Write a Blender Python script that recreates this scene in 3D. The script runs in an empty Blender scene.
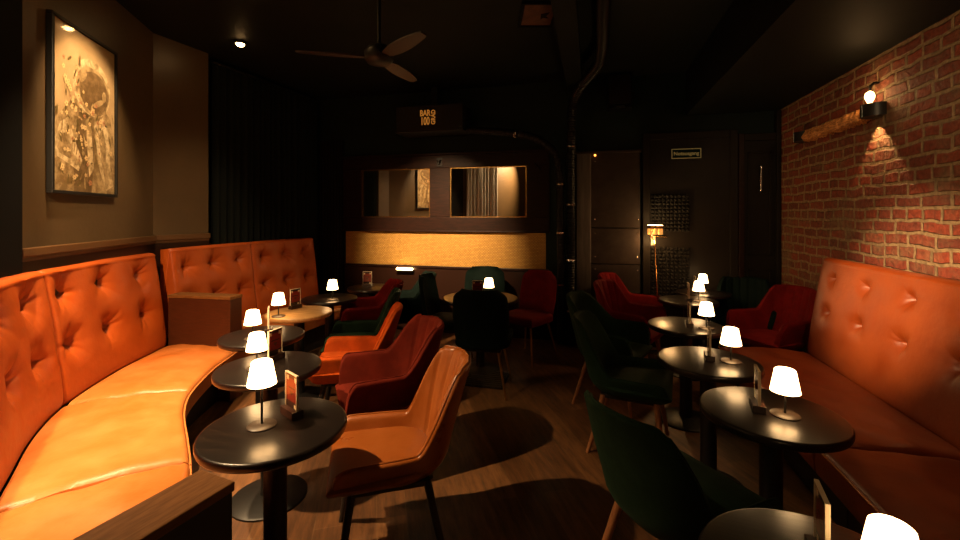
import bpy, bmesh, math, random
from mathutils import Vector, Matrix
random.seed(7)
PI = math.pi
S = bpy.context.scene
C = S.collection
R = math.radians

# ------------------------------------------------------------------ materials
def mat(name, col, rough=.5, metal=0., col2=None, nscale=6., nstretch=(1, 1, 1), nlo=.4, nhi=.6,
        bump=0., bscale=40., bstretch=(1, 1, 1), coat=0., coat_rough=.1, sheen=0., emit=None, estr=0.,
        rough2=None, spec=None):
    m = bpy.data.materials.new(name); m.use_nodes = True
    nt = m.node_tree; N = nt.nodes; L = nt.links
    b = N['Principled BSDF']
    b.inputs['Base Color'].default_value = (*col, 1)
    b.inputs['Roughness'].default_value = rough
    b.inputs['Metallic'].default_value = metal
    if spec is not None: b.inputs['Specular IOR Level'].default_value = spec
    if coat: b.inputs['Coat Weight'].default_value = coat; b.inputs['Coat Roughness'].default_value = coat_rough
    if sheen:
        b.inputs['Sheen Weight'].default_value = sheen; b.inputs['Sheen Roughness'].default_value = .45
        b.inputs['Sheen Tint'].default_value = (*[min(1, c * 3 + .05) for c in col], 1)
    if emit: b.inputs['Emission Color'].default_value = (*emit, 1); b.inputs['Emission Strength'].default_value = estr
    if col2 or bump or rough2 is not None:
        tc = N.new('ShaderNodeTexCoord')
    if col2 or rough2 is not None:
        mp = N.new('ShaderNodeMapping'); mp.inputs['Scale'].default_value = nstretch
        L.new(tc.outputs['Object'], mp.inputs['Vector'])
        no = N.new('ShaderNodeTexNoise'); no.inputs['Scale'].default_value = nscale; no.inputs['Detail'].default_value = 7
        no.inputs['Roughness'].default_value = .62
        L.new(mp.outputs['Vector'], no.inputs['Vector'])
        mr = N.new('ShaderNodeMapRange'); mr.inputs['From Min'].default_value = nlo; mr.inputs['From Max'].default_value = nhi
        L.new(no.outputs['Fac'], mr.inputs['Value'])
        if col2:
            mx = N.new('ShaderNodeMix'); mx.data_type = 'RGBA'
            mx.inputs[6].default_value = (*col, 1); mx.inputs[7].default_value = (*col2, 1)
            L.new(mr.outputs['Result'], mx.inputs[0]); L.new(mx.outputs[2], b.inputs['Base Color'])
        if rough2 is not None:
            m2 = N.new('ShaderNodeMapRange'); m2.inputs['To Min'].default_value = rough; m2.inputs['To Max'].default_value = rough2
            L.new(mr.outputs['Result'], m2.inputs['Value']); L.new(m2.outputs['Result'], b.inputs['Roughness'])
    if bump:
        mp = N.new('ShaderNodeMapping'); mp.inputs['Scale'].default_value = bstretch
        L.new(tc.outputs['Object'], mp.inputs['Vector'])
        no = N.new('ShaderNodeTexNoise'); no.inputs['Scale'].default_value = bscale; no.inputs['Detail'].default_value = 5
        L.new(mp.outputs['Vector'], no.inputs['Vector'])
        bp = N.new('ShaderNodeBump'); bp.inputs['Strength'].default_value = bump; bp.inputs['Distance'].default_value = .02
        L.new(no.outputs['Fac'], bp.inputs['Height']); L.new(bp.outputs['Normal'], b.inputs['Normal'])
    return m

M = {}
LEA = (.36, .058, .005)
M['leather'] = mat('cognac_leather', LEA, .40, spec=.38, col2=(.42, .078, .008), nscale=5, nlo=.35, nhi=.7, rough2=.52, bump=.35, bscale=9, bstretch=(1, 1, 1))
M['leather_red'] = mat('rust_leather', (.22, .034, .004), .38, col2=(.30, .056, .008), nscale=5, nlo=.35, nhi=.7, rough2=.52, bump=.25, bscale=9)
M['leather_seat'] = mat('lit_seat_leather', (.46, .125, .020), .36, col2=(.55, .18, .042), nscale=4, nlo=.35, nhi=.7, rough2=.48, bump=.4, bscale=7)  # sofa leather made lighter and yellower; overhead light put into the colour
M['lamp_base'] = mat('dark_bronze', (.04, .028, .02), .42)
M['edge'] = mat('lit_acrylic_edge', (.75, .62, .45), .3)  # cream stands in for light gathered at the clear acrylic's edges
M['button'] = mat('leather_button', (.28, .05, .01), .45)
M['piping'] = mat('leather_piping_glint', (.55, .19, .05), .25)  # paler than the leather, painting in the glint along the seat fronts
M['tan'] = mat('tan_leather', (.26, .066, .009), .27, col2=(.34, .095, .016), nscale=7, nlo=.35, nhi=.7, rough2=.48, bump=.12, bscale=14)
def velvet(n, c, s=.25): return mat(n, c, .8, spec=.1, sheen=s, col2=tuple(x * 1.35 for x in c), nscale=9, bump=.08, bscale=30)
M['red_velvet'] = velvet('red_velvet', (.125, .004, .004))
M['wine_velvet'] = velvet('rust_red_leather', (.10, .010, .004), .1)
M['orange_velvet'] = velvet('orange_velvet', (.42, .062, .006))
M['green_velvet'] = velvet('green_velvet', (.011, .028, .014))
M['dark_green'] = velvet('dark_green_velvet', (.0025, .0075, .006), 0)
M['black_metal'] = mat('black_powder_metal', (.012, .011, .010), .42, .3)
M['black'] = mat('matt_black', (.005, .005, .005), .7, spec=.1)
M['gold_leg'] = mat('brass_leg', (.62, .36, .12), .3, 1)
M['wood_leg'] = mat('oak_leg', (.33, .13, .045), .45, col2=(.22, .08, .03), nscale=10, nstretch=(6, 6, 1))
M['dark_leg'] = mat('dark_leg', (.014, .010, .008), .4)
M['steel'] = mat('steel', (.55, .55, .55), .25, 1)
M['table_dark'] = mat('dark_worn_table', (.010, .007, .006), .28, col2=(.030, .017, .010), nscale=5, nstretch=(1, 8, 1), nlo=.52, nhi=.9, rough2=.35, bump=.02, bscale=7, bstretch=(1, 12, 1))
M['table_edge'] = mat('table_edge', (.030, .010, .006), .35)
M['table_light'] = mat('light_oak_table', (.52, .30, .11), .35, col2=(.36, .17, .05), nscale=7, nstretch=(1, 6, 1), nlo=.4, nhi=.65, rough2=.5)
M['wood_div'] = mat('brown_wood', (.15, .058, .013), .6, spec=.2, col2=(.21, .085, .022), nscale=6, nstretch=(2, 14, 14), rough2=.5, bump=.08, bscale=10, bstretch=(2, 20, 20))
M['wood_red'] = mat('red_brown_wood', (.055, .013, .004), .4, spec=.3, col2=(.07, .018, .005), nscale=6, nstretch=(2, 2, 14), rough2=.5)
M['plinth'] = mat('dark_plinth', (.010, .007, .006), .6)
M['wall_olive'] = mat('olive_brown_paint', (.066, .040, .016), .40, col2=(.078, .047, .019), nscale=3, bump=.05, bscale=25, spec=.6)
M['rail'] = mat('rail_wood', (.09, .042, .014), .4)
M['wains'] = mat('dark_wainscot', (.020, .008, .005), .33, spec=.25)
M['teal'] = mat('dark_teal_paint', (.010, .019, .018), .55, spec=.12, col2=(.013, .023, .021), nscale=3)
M['ceil'] = mat('dark_ceiling_paint', (.007, .0085, .008), .6, spec=.12, col2=(.009, .011, .010), nscale=2)
M['curtain'] = mat('black_green_curtain', (.005, .008, .007), .8, spec=.12)
M['curtain_grey'] = mat('grey_curtain', (.20, .18, .15), .8)
M['frame_wood'] = mat('dark_mahogany', (.024, .009, .006), .4, spec=.15, col2=(.013, .006, .0045), nscale=5, nstretch=(2, 2, 14))
M['mirror'] = mat('mirror_glass', (.92, .90, .86), .015, 1)
M['panel_metal'] = mat('bronze_metal', (.075, .055, .045), .38, .75, col2=(.050, .036, .030), nscale=3, rough2=.5)
M['panel_reflection'] = mat('panel_reflection_grey', (.20, .175, .16), .42, .6, col2=(.14, .12, .11), nscale=3, nstretch=(6, 6, .6))  # grey of the reflection on the bronze panel, put into the colour
M['door_dark'] = mat('dark_door', (.013, .010, .008), .45, spec=.12, col2=(.017, .013, .010), nscale=3)
M['foam'] = mat('acoustic_foam', (.018, .016, .014), .85, spec=.12)
M['hose'] = mat('black_hose', (.008, .008, .009), .45, spec=.3)
M['brass'] = mat('brass', (.75, .46, .16), .22, 1)
M['box'] = mat('dark_box', (.013, .010, .007), .5, spec=.25)
M['cream'] = mat('cream_print', (.75, .62, .42), .5)
M['menu_red'] = mat('menu_red', (.22, .018, .010), .4)
M['menu_black'] = mat('menu_black', (.02, .010, .008), .4)
M['hatch'] = mat('hatch_print', (.12, .04, .012), .5, col2=(.07, .02, .009), nscale=8)
M['shade'] = mat('glowing_shade', (.9, .8, .65), .6, emit=(1, .60, .26), estr=11)
M['lens'] = mat('glowing_lens', (.9, .8, .6), .5, emit=(1, .55, .2), estr=40)
M['bulb'] = mat('glowing_bulb', (.9, .8, .6), .5, emit=(1, .62, .25), estr=8)
M['led'] = mat('glowing_led', (.9, .8, .6), .5, emit=(1, .62, .25), estr=30)
M['pilot'] = mat('pilot_glow', (.9, .4, .1), .5, emit=(1, .32, .05), estr=5)
M['logo'] = mat('lit_logo', (.30, .10, .02), .5, emit=(1, .36, .05), estr=.32)
M['sign_gold'] = mat('lit_sign', (.20, .15, .05), .5, emit=(.85, .60, .18), estr=.08)
M['sign_green'] = mat('sign_green', (.004, .012, .008), .6, spec=.1)
M['bark'] = mat('split_timber', (.75, .34, .10), .7, col2=(.40, .15, .045), nscale=10, nstretch=(8, 1.5, 8), bump=.6, bscale=20, bstretch=(5, 1, 5))
M['grate'] = mat('iron_grate', (.05, .042, .035), .45, .6)
M['amber'] = mat('amber_glass', (.80, .45, .12), .3, emit=(1, .45, .10), estr=.6)

def clear_mat():
    m = bpy.data.materials.new('clear_acrylic'); m.use_nodes = True
    nt = m.node_tree; N = nt.nodes; L = nt.links
    N.remove(N['Principled BSDF'])
    t = N.new('ShaderNodeBsdfTransparent'); t.inputs[0].default_value = (.95, .93, .9, 1)
    g = N.new('ShaderNodeBsdfGlossy'); g.inputs['Roughness'].default_value = .05; g.inputs[0].default_value = (1, 1, 1, 1)
    f = N.new('ShaderNodeFresnel'); f.inputs[0].default_value = 1.45
    x = N.new('ShaderNodeMixShader')
    ge = N.new('ShaderNodeNewGeometry'); iv = N.new('ShaderNodeMath'); iv.operation = 'SUBTRACT'; iv.inputs[0].default_value = 1; L.new(ge.outputs['Backfacing'], iv.inputs[1])
    mu = N.new('ShaderNodeMath'); mu.operation = 'MULTIPLY'; L.new(f.outputs[0], mu.inputs[0]); L.new(iv.outputs[0], mu.inputs[1])
    L.new(mu.outputs[0], x.inputs[0]); L.new(t.outputs[0], x.inputs[1]); L.new(g.outputs[0], x.inputs[2])
    L.new(x.outputs[0], N['Material Output'].inputs[0])
    return m
M['clear'] = clear_mat()

def brick_mat():
    m = bpy.data.materials.new('red_brick'); m.use_nodes = True
    nt = m.node_tree; N = nt.nodes; L = nt.links; b = N['Principled BSDF']
    tc = N.new('ShaderNodeTexCoord'); sp = N.new('ShaderNodeSeparateXYZ'); cb = N.new('ShaderNodeCombineXYZ')
    L.new(tc.outputs['Object'], sp.inputs[0]); L.new(sp.outputs[1], cb.inputs[0]); L.new(sp.outputs[2], cb.inputs[1])
    n0 = N.new('ShaderNodeTexNoise'); n0.inputs['Scale'].default_value = 5; n0.inputs['Detail'].default_value = 6
    L.new(tc.outputs['Object'], n0.inputs['Vector'])
    sb = N.new('ShaderNodeVectorMath'); sb.operation = 'SUBTRACT'; sb.inputs[1].default_value = (.5, .5, .5)
    L.new(n0.outputs['Color'], sb.inputs[0])
    sc = N.new('ShaderNodeVectorMath'); sc.operation = 'SCALE'; sc.inputs['Scale'].default_value = .055
    L.new(sb.outputs[0], sc.inputs[0])
    ad = N.new('ShaderNodeVectorMath'); ad.operation = 'ADD'; L.new(cb.outputs[0], ad.inputs[0]); L.new(sc.outputs[0], ad.inputs[1])
    br = N.new('ShaderNodeTexBrick'); br.inputs['Scale'].default_value = 1
    br.inputs['Brick Width'].default_value = .235; br.inputs['Row Height'].default_value = .084
    br.inputs['Mortar Size'].default_value = .0150; br.inputs['Mortar Smooth'].default_value = .45
    br.offset = .5; br.squash = .62; br.squash_frequency = 3
    br.inputs['Color1'].default_value = (.27, .045, .018, 1); br.inputs['Color2'].default_value = (.15, .032, .017, 1)
    br.inputs['Mortar'].default_value = (.29, .19, .095, 1)
    L.new(ad.outputs[0], br.inputs['Vector'])
    n1 = N.new('ShaderNodeTexNoise'); n1.inputs['Scale'].default_value = 2.6; n1.inputs['Detail'].default_value = 8; n1.inputs['Roughness'].default_value = .7
    L.new(tc.outputs['Object'], n1.inputs['Vector'])
    mr = N.new('ShaderNodeMapRange'); mr.inputs['From Min'].default_value = .5; mr.inputs['From Max'].default_value = .68; mr.inputs['To Max'].default_value = .75
    L.new(n1.outputs['Fac'], mr.inputs['Value'])
    mx = N.new('ShaderNodeMix'); mx.data_type = 'RGBA'; mx.inputs[7].default_value = (.20, .135, .07, 1)
    L.new(mr.outputs['Result'], mx.inputs[0]); L.new(br.outputs['Color'], mx.inputs[6])
    n2 = N.new('ShaderNodeTexNoise'); n2.inputs['Scale'].default_value = 30; n2.inputs['Detail'].default_value = 6
    L.new(tc.outputs['Object'], n2.inputs['Vector'])
    m2 = N.new('ShaderNodeMix'); m2.data_type = 'RGBA'; m2.blend_type = 'MULTIPLY'; m2.inputs[0].default_value = .7
    cr = N.new('ShaderNodeMapRange'); cr.inputs['From Min'].default_value = .3; cr.inputs['From Max'].default_value = .65; cr.inputs['To Min'].default_value = .45; cr.inputs['To Max'].default_value = 1.25
    L.new(n2.outputs['Fac'], cr.inputs['Value']); L.new(mx.outputs[2], m2.inputs[6]); L.new(cr.outputs['Result'], m2.inputs[7])
    L.new(m2.outputs[2], b.inputs['Base Color']); b.inputs['Roughness'].default_value = .72
    h = N.new('ShaderNodeMath'); h.operation = 'MULTIPLY_ADD'; h.inputs[1].default_value = -.8
    L.new(br.outputs['Fac'], h.inputs[0])
    h2 = N.new('ShaderNodeMath'); h2.operation = 'MULTIPLY'; h2.inputs[1].default_value = .9; L.new(n2.outputs['Fac'], h2.inputs[0])
    L.new(h2.outputs[0], h.inputs[2])
    bp = N.new('ShaderNodeBump'); bp.inputs['Strength'].default_value = .9; bp.inputs['Distance'].default_value = .018
    L.new(h.outputs[0], bp.inputs['Height']); L.new(bp.outputs['Normal'], b.inputs['Normal'])
    return m
M['brick'] = brick_mat()

def floor_mat():
    m = bpy.data.materials.new('worn_plank_floor'); m.use_nodes = True
    nt = m.node_tree; N = nt.nodes; L = nt.links; b = N['Principled BSDF']
    tc = N.new('ShaderNodeTexCoord'); mp = N.new('ShaderNodeMapping'); mp.inputs['Rotation'].default_value = (0, 0, R(62))
    L.new(tc.outputs['Object'], mp.inputs['Vector'])
    br = N.new('ShaderNodeTexBrick'); br.inputs['Scale'].default_value = 1; br.inputs['Brick Width'].default_value = .9; br.inputs['Row Height'].default_value = .15
    br.inputs['Mortar Size'].default_value = .0025; br.inputs['Color1'].default_value = (.19, .082, .028, 1); br.inputs['Color2'].default_value = (.10, .040, .013, 1)
    br.inputs['Mortar'].default_value = (.15, .075, .03, 1)
    L.new(mp.outputs['Vector'], br.inputs['Vector'])
    mp2 = N.new('ShaderNodeMapping'); mp2.inputs['Scale'].default_value = (1.5, 9, 1); L.new(mp.outputs['Vector'], mp2.inputs['Vector'])
    no = N.new('ShaderNodeTexNoise'); no.inputs['Scale'].default_value = 3; no.inputs['Detail'].default_value = 8; no.inputs['Roughness'].default_value = .65
    L.new(mp2.outputs['Vector'], no.inputs['Vector'])
    cr = N.new('ShaderNodeMapRange'); cr.inputs['From Min'].default_value = .3; cr.inputs['From Max'].default_value = .7; cr.inputs['To Min'].default_value = .4; cr.inputs['To Max'].default_value = 1.5
    L.new(no.outputs['Fac'], cr.inputs['Value'])
    mx = N.new('ShaderNodeMix'); mx.data_type = 'RGBA'; mx.blend_type = 'MULTIPLY'; mx.inputs[0].default_value = 1
    L.new(br.outputs['Color'], mx.inputs[6]); L.new(cr.outputs['Result'], mx.inputs[7]); L.new(mx.outputs[2], b.inputs['Base Color'])
    b.inputs['Roughness'].default_value = .48
    bp = N.new('ShaderNodeBump'); bp.inputs['Strength'].default_value = .25; bp.inputs['Distance'].default_value = .01
    L.new(no.outputs['Fac'], bp.inputs['Height']); L.new(bp.outputs['Normal'], b.inputs['Normal'])
    return m
M['floor'] = floor_mat()

def gold_mat():
    m = bpy.data.materials.new('perforated_gold'); m.use_nodes = True
    nt = m.node_tree; N = nt.nodes; L = nt.links; b = N['Principled BSDF']
    tc = N.new('ShaderNodeTexCoord'); sp = N.new('ShaderNodeSeparateXYZ'); cb = N.new('ShaderNodeCombineXYZ')
    L.new(tc.outputs['Object'], sp.inputs[0]); L.new(sp.outputs[0], cb.inputs[0]); L.new(sp.outputs[2], cb.inputs[1])
    br = N.new('ShaderNodeTexBrick'); br.inputs['Scale'].default_value = 1; br.inputs['Brick Width'].default_value = .034; br.inputs['Row Height'].default_value = .017
    br.inputs['Mortar Size'].default_value = .0032; br.inputs['Mortar Smooth'].default_value = .6
    br.inputs['Color1'].default_value = (.50, .27, .055, 1); br.inputs['Color2'].default_value = (.62, .35, .08, 1); br.inputs['Mortar'].default_value = (.20, .09, .02, 1)
    L.new(cb.outputs[0], br.inputs['Vector']); L.new(br.outputs['Color'], b.inputs['Base Color'])
    b.inputs['Metallic'].default_value = .35; b.inputs['Roughness'].default_value = .5
    bp = N.new('ShaderNodeBump'); bp.invert = True; bp.inputs['Strength'].default_value = .5; bp.inputs['Distance'].default_value = .004
    L.new(br.outputs['Fac'], bp.inputs['Height']); L.new(bp.outputs['Normal'], b.inputs['Normal'])
    return m
M['gold'] = gold_mat()

# ------------------------------------------------------------------ mesh builder
class MB:
    def __init__(s): s.v = []; s.f = []; s.m = []
    def add(s, vs, fs, mi=0):
        o = len(s.v); s.v += [tuple(v) for v in vs]; s.f += [tuple(i + o for i in f) for f in fs]; s.m += [mi] * len(fs); return s
    def box(s, c, d, mat3=None, mi=0, rz=0):
        hx, hy, hz = d[0] / 2, d[1] / 2, d[2] / 2
        vs = [Vector((x, y, z)) for x in (-hx, hx) for y in (-hy, hy) for z in (-hz, hz)]
        rot = Matrix.Rotation(rz, 3, 'Z') if mat3 is None else mat3
        vs = [rot @ v + Vector(c) for v in vs]
        return s.add(vs, [(0, 1, 3, 2), (4, 6, 7, 5), (0, 4, 5, 1), (2, 3, 7, 6), (0, 2, 6, 4), (1, 5, 7, 3)], mi)
    def bx(s, x0, x1, y0, y1, z0, z1, mi=0):
        return s.box(((x0 + x1) / 2, (y0 + y1) / 2, (z0 + z1) / 2), (abs(x1 - x0), abs(y1 - y0), abs(z1 - z0)), mi=mi)
    def loops(s, rings, closed_ends=True, cyc=False, mi=0):
        n = len(rings[0]); vs = [p for r in rings for p in r]; fs = []
        k = len(rings)
        for i in range(k if cyc else k - 1):
            a, b = i * n, ((i + 1) % k) * n
            for j in range(n): fs.append((a + j, a + (j + 1) % n, b + (j + 1) % n, b + j))
        if closed_ends and not cyc:
            fs.append(tuple(reversed(range(n)))); fs.append(tuple(range((k - 1) * n, k * n)))
        return s.add(vs, fs, mi)
    def lathe(s, prof, c=(0, 0, 0), n=32, mi=0, cap=True):
        rings = [[(c[0] + r * math.cos(2 * PI * j / n), c[1] + r * math.sin(2 * PI * j / n), c[2] + z) for j in range(n)] for r, z in prof]
        return s.loops(rings, cap, mi=mi)
    def tube(s, pts, rad, n=10, mi=0):
        pts = [Vector(p) for p in pts]; rings = []; up = Vector((.13, .21, .97)); prev = None
        for i, p in enumerate(pts):
            t = (pts[min(i + 1, len(pts) - 1)] - pts[max(i - 1, 0)]).normalized()
            if prev is None:
                a = t.cross(up); a = a.normalized() if a.length > 1e-4 else t.cross(Vector((1, 0, 0))).normalized()
            else:
                a = (prev - t * prev.dot(t)).normalized()
            prev = a; b = t.cross(a); r = rad[i] if isinstance(rad, (list, tuple)) else rad
            rings.append([p + (a * math.cos(2 * PI * j / n) + b * math.sin(2 * PI * j / n)) * r for j in range(n)])
        return s.loops(rings, True, mi=mi)
    def prism(s, poly, z0, z1, mi=0):
        n = len(poly)
        return s.loops([[(x, y, z0) for x, y in poly], [(x, y, z1) for x, y in poly]], True, mi=mi)
    def build(s, name, mats, parent=None, smooth=False, bevel=0, seg=2, loc=None, rz=None):
        me = bpy.data.meshes.new(name); me.from_pydata(s.v, [], s.f)
        for m in (mats if isinstance(mats, (list, tuple)) else [mats]): me.materials.append(M[m] if isinstance(m, str) else m)
        me.polygons.foreach_set('material_index', s.m)
        bm = bmesh.new(); bm.from_mesh(me); bmesh.ops.recalc_face_normals(bm, faces=bm.faces)
        if bevel:
            bmesh.ops.bevel(bm, geom=[e for e in bm.edges if len(e.link_faces) == 2 and e.calc_face_angle(0) > .6], offset=bevel, segments=seg, affect='EDGES', profile=.5)
        bm.to_mesh(me); bm.free()
        if smooth:
            me.polygons.foreach_set('use_smooth', [True] * len(me.polygons))
            me.set_sharp_from_angle(angle=R(48))
        me.update()
        o = bpy.data.objects.new(name, me); C.objects.link(o)
        if parent is not None: o.parent = parent
        if loc: o.location = loc
        if rz is not None: o.rotation_euler = (0, 0, rz)
        return o

def tag(o, label, cat, group=None):
    o['label'] = label; o['category'] = cat
    if group: o['group'] = group
    return o
def thing(name, label, cat, loc=(0, 0, 0), rz=0, group=None):
    o = bpy.data.objects.new(name, None); C.objects.link(o); o.empty_display_size = .1
    o.location = loc; o.rotation_euler = (0, 0, rz)
    return tag(o, label, cat, group)
def struct(o): o['kind'] = 'structure'; return o
def dup(root, loc, rz, label, group=None):
    r = root.copy(); C.objects.link(r); r.location = loc; r.rotation_euler = (0, 0, rz); r['label'] = label
    if group: r['group'] = group
    for ch in list(root.children):
        c = ch.copy(); C.objects.link(c); c.parent = r
        for g in list(ch.children):
            d = g.copy(); C.objects.link(d); d.parent = c
    return r
def text_part(name, txt, size, m, parent, loc, rot, ext=.002, sx=1):
    cu = bpy.data.curves.new(name, 'FONT'); cu.body = txt; cu.size = size; cu.extrude = ext; cu.align_x = 'CENTER'; cu.align_y = 'CENTER'; cu.offset = size * .02
    t = bpy.data.objects.new(name + '_tmp', cu); C.objects.link(t)
    bpy.context.view_layer.update()
    me = bpy.data.meshes.new_from_object(t.evaluated_get(bpy.context.evaluated_depsgraph_get()))
    bpy.data.objects.remove(t)
    me.materials.clear(); me.materials.append(M[m])
    o = bpy.data.objects.new(name, me); C.objects.link(o); o.parent = parent; o.location = loc; o.rotation_euler = rot; o.scale = (sx, 1, 1)
    return o

def smooth(a, b, x):
    t = max(0, min(1, (x - a) / (b - a))); return t * t * (3 - 2 * t)
def catmull(P, n=24):
    out = []; P = [Vector(p) for p in P]
    for i in range(len(P) - 1):
        p0 = P[i - 1] if i else P[0] * 2 - P[1]; p1, p2 = P[i], P[i + 1]; p3 = P[i + 2] if i + 2 < len(P) else P[-1] * 2 - P[-2]
        for k in range(n):
            t = k / n
            out.append(.5 * ((2 * p1) + (p2 - p0) * t + (2 * p0 - 5 * p1 + 4 * p2 - p3) * t * t + (3 * p1 - p0 - 3 * p2 + p3) * t ** 3))
    out.append(P[-1]); return out
def resample(pts, n):
    d = [0]
    for a, b in zip(pts, pts[1:]): d.append(d[-1] + (b - a).length)
    out = []; j = 0
    for i in range(n):
        s = d[-1] * i / (n - 1)
        while j < len(d) - 2 and d[j + 1] < s: j += 1
        t = (s - d[j]) / max(1e-9, d[j + 1] - d[j]); out.append(pts[j].lerp(pts[j + 1], t))
    return out, d[-1]

# ------------------------------------------------------------------ room shell
YB, XR, ZC = 5.40, 2.00, 3.20
struct(MB().bx(-4.6, 2.2, -1.6, 5.6, -.1, 0).build('floor', 'floor'))
struct(MB().bx(-4.6, 2.2, -1.6, 5.6, ZC, ZC + .1).build('ceiling', 'ceil'))
struct(MB().bx(1.06, 2.0, -1.3, YB, 2.70, ZC).build('ceiling_soffit', 'ceil'))
struct(MB().bx(-.27, -.10, -1.3, YB, 3.02, ZC).build('ceiling_beam', 'ceil'))
struct(MB().bx(XR, XR + .15, -1.5, YB + .15, 0, ZC).build('wall_right', 'brick'))
struct(MB().bx(-4.3, XR, YB, YB + .15, 0, ZC).build('wall_back', 'teal'))
# line of the tufted sofa's wall: point at t (0 at its far corner) and outward offset
W0 = Vector((-3.84, 3.03)); WD = Vector((.497, -.868)); WN = Vector((.868, .497))
def wp(t, o=0): p = W0 + WD * t + WN * o; return (p.x, p.y)
def wallbox(t0, t1, o0, o1, z0, z1): return MB().prism([wp(t0, o0), wp(t1, o0), wp(t1, o1), wp(t0, o1)], z0, z1)
struct(wallbox(0, 4.98, -.15, 0, 0, ZC).build('wall_left', 'wall_olive'))
q0, q1 = Vector((-3.842, 3.028)), Vector((-3.785, 3.56))
nn = Vector((-(q1 - q0).y, (q1 - q0).x)).normalized() * .12
struct(MB().prism([tuple(q0), tuple(q1), tuple(q1 + nn), tuple(q0 + nn)], 0, ZC).build('wall_left_corner', 'wall_olive'))
struct(MB().bx(-4.1, -3.96, 3.0, YB, 0, ZC).build('wall_left_rear', 'teal'))
struct(MB().bx(-1.5, XR, -1.45, -1.3, 0, ZC).build('wall_front', 'wall_olive'))
# black pilaster that the picture wall ends on
struct(wallbox(1.60, 1.98, 0, .03, 0, ZC).build('trim_1', 'black'))
# chair rail
def rail(poly_fn, name):
    struct(poly_fn.build(name, 'rail', bevel=.006))
r = wallbox(0.0, 1.60, 0, .035, 1.315, 1.365); r2 = wallbox(0.0, 1.60, 0, .02, 1.29, 1.316); r.add(r2.v, r2.f)
rail(r, 'trim_2')
qn = Vector(((q1 - q0).y, -(q1 - q0).x)).normalized()
def qp(p, o): w = p + qn * o; return (w.x, w.y)
r = MB().prism([qp(q0, 0), qp(q1, 0), qp(q1, .035), qp(q0, .035)], 1.315, 1.365).prism([qp(q0, 0), qp(q1, 0), qp(q1, .02), qp(q0, .02)], 1.29, 1.316)
rail(r, 'trim_3')
struct(wallbox(0.0, 1.60, 0, .012, 0, 1.29).build('trim_4', 'wains'))
struct(MB().prism([qp(q0, 0), qp(q1, 0), qp(q1, .012), qp(q0, .012)], 0, 1.29).build('trim_5', 'wains'))

# curtains: pleated sheets with real thickness
def curtain(name, a, b, z0, z1, m, label, pitch=.085, amp=.03):
    a, b = Vector(a), Vector(b); d = (b - a); Ln = d.length; t = d / Ln; n = Vector((-t.y, t.x)); k = int(Ln / .012)
    root = thing(name, label, 'curtain', (a.x, a.y, 0))
    front, back = [], []
    for i in range(k + 1):
        u = Ln * i / k; w = amp * math.sin(2 * PI * u / pitch + .8 * math.sin(u * 9)) + .008 * math.sin(u * 41)
        front.append(t * u + n * w); back.append(t * u + n * (w + .006))
    ring = [tuple(p) for p in front] + [tuple(p) for p in reversed(back)]
    g = MB()
    rings = [[(x, y, z) for x, y in ring] for z in (z0, (z0 + z1) / 2, z1)]
    n2 = len(ring); g.loops(rings, False)
    for zi in (0, 2):
        o = zi * n2
        for i in range(k): g.f.append((o + i, o + i + 1, o + n2 - 2 - i, o + n2 - 1 - i)); g.m.append(0)
    g.build('drape', m, root, smooth=True)
    r = MB().tube([(0, 0, z1 + .02), (d.x, d.y, z1 + .02)], .012, 8).build('curtain_rail', 'black_metal', root)
    return root
curtain('long_curtain', (-3.80, 3.62), (-3.70, 5.26), .02, 3.12, 'curtain', 'dark floor length curtain in the corner beyond the olive wall')
curtain('grey_curtain', wp(2.02, .10), wp(3.10, .10), .02, 2.9, 'curtain_grey', 'grey pleated curtain beside the black pilaster, seen in the mirror', pitch=.11)

# ribbed panel on the back wall
root = thing('ribbed_panel', 'dark vertically ribbed wall panel between the curtain and gold strip', 'wall panel', (-3.58, YB - .001, 0))
MB().bx(-.21, .21, -.02, 0, .02, 2.6).build('backing_board', 'black', root)
sl = MB()
for k in range(9): sl.bx(-.205 + k * .0465, -.18 + k * .0465, -.045, -.02, .02, 2.6)
sl.build('slats', 'door_dark', root)

# back wall: wainscot, gold strip, mirror frame
wn = MB().bx(-3.35, -.52, YB - .03, YB - .001, 0.0, .845)
struct(wn.build('trim_6', 'wains'))
struct(MB().bx(-3.36, -.51, YB - .05, YB - .001, .845, .875).build('trim_7', 'frame_wood', bevel=.006))
tag(MB().bx(-3.33, -.545, YB - .025, YB - .001, .876, 1.325).build('gold_panel', 'gold'), 'wide strip of perforated gold sheet below the mirrors', 'wall panel')
root = thing('wall_mirror', 'long dark wooden frame holding two mirrors above the gold strip', 'mirror', (-1.935, YB - .001, 0))
X0, X1 = -1.43, 1.435
fr = MB()
fr.bx(X0, X1, -.05, 0, 2.17, 2.34); fr.bx(X0, X1, -.05, 0, 1.327, 1.52)
fr.bx(X0, -1.145, -.05, 0, 1.52, 2.17); fr.bx(1.153, X1, -.05, 0, 1.52, 2.17); fr.bx(-.135, .146, -.05, 0, 1.52, 2.17)
fr.build('frame', 'frame_wood', root, bevel=.006)
f2 = MB()
f2.bx(X0 - .02, X1 + .02, -.075, 0, 2.34, 2.365); f2.bx(X0 - .01, X1 + .01, -.07, 0, 1.325, 1.345)
f2.build('moulding', 'frame_wood', root, bevel=.005)
for a, b in ((-1.145, -.135), (.146, 1.153)):
    MB().bx(a, b, -.02, -.012, 1.52, 2.17).build('mirror_pane', 'mirror', root)
    bd = MB()
    for (p, q, z0, z1) in ((a, b, 1.52, 1.532), (a, b, 2.158, 2.17), (a, a + .012, 1.532, 2.158), (b - .012, b, 1.532, 2.158)): bd.bx(p, q, -.034, -.02, z0, z1)
    bd.build('glazing_bead', 'brass', root)
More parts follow.
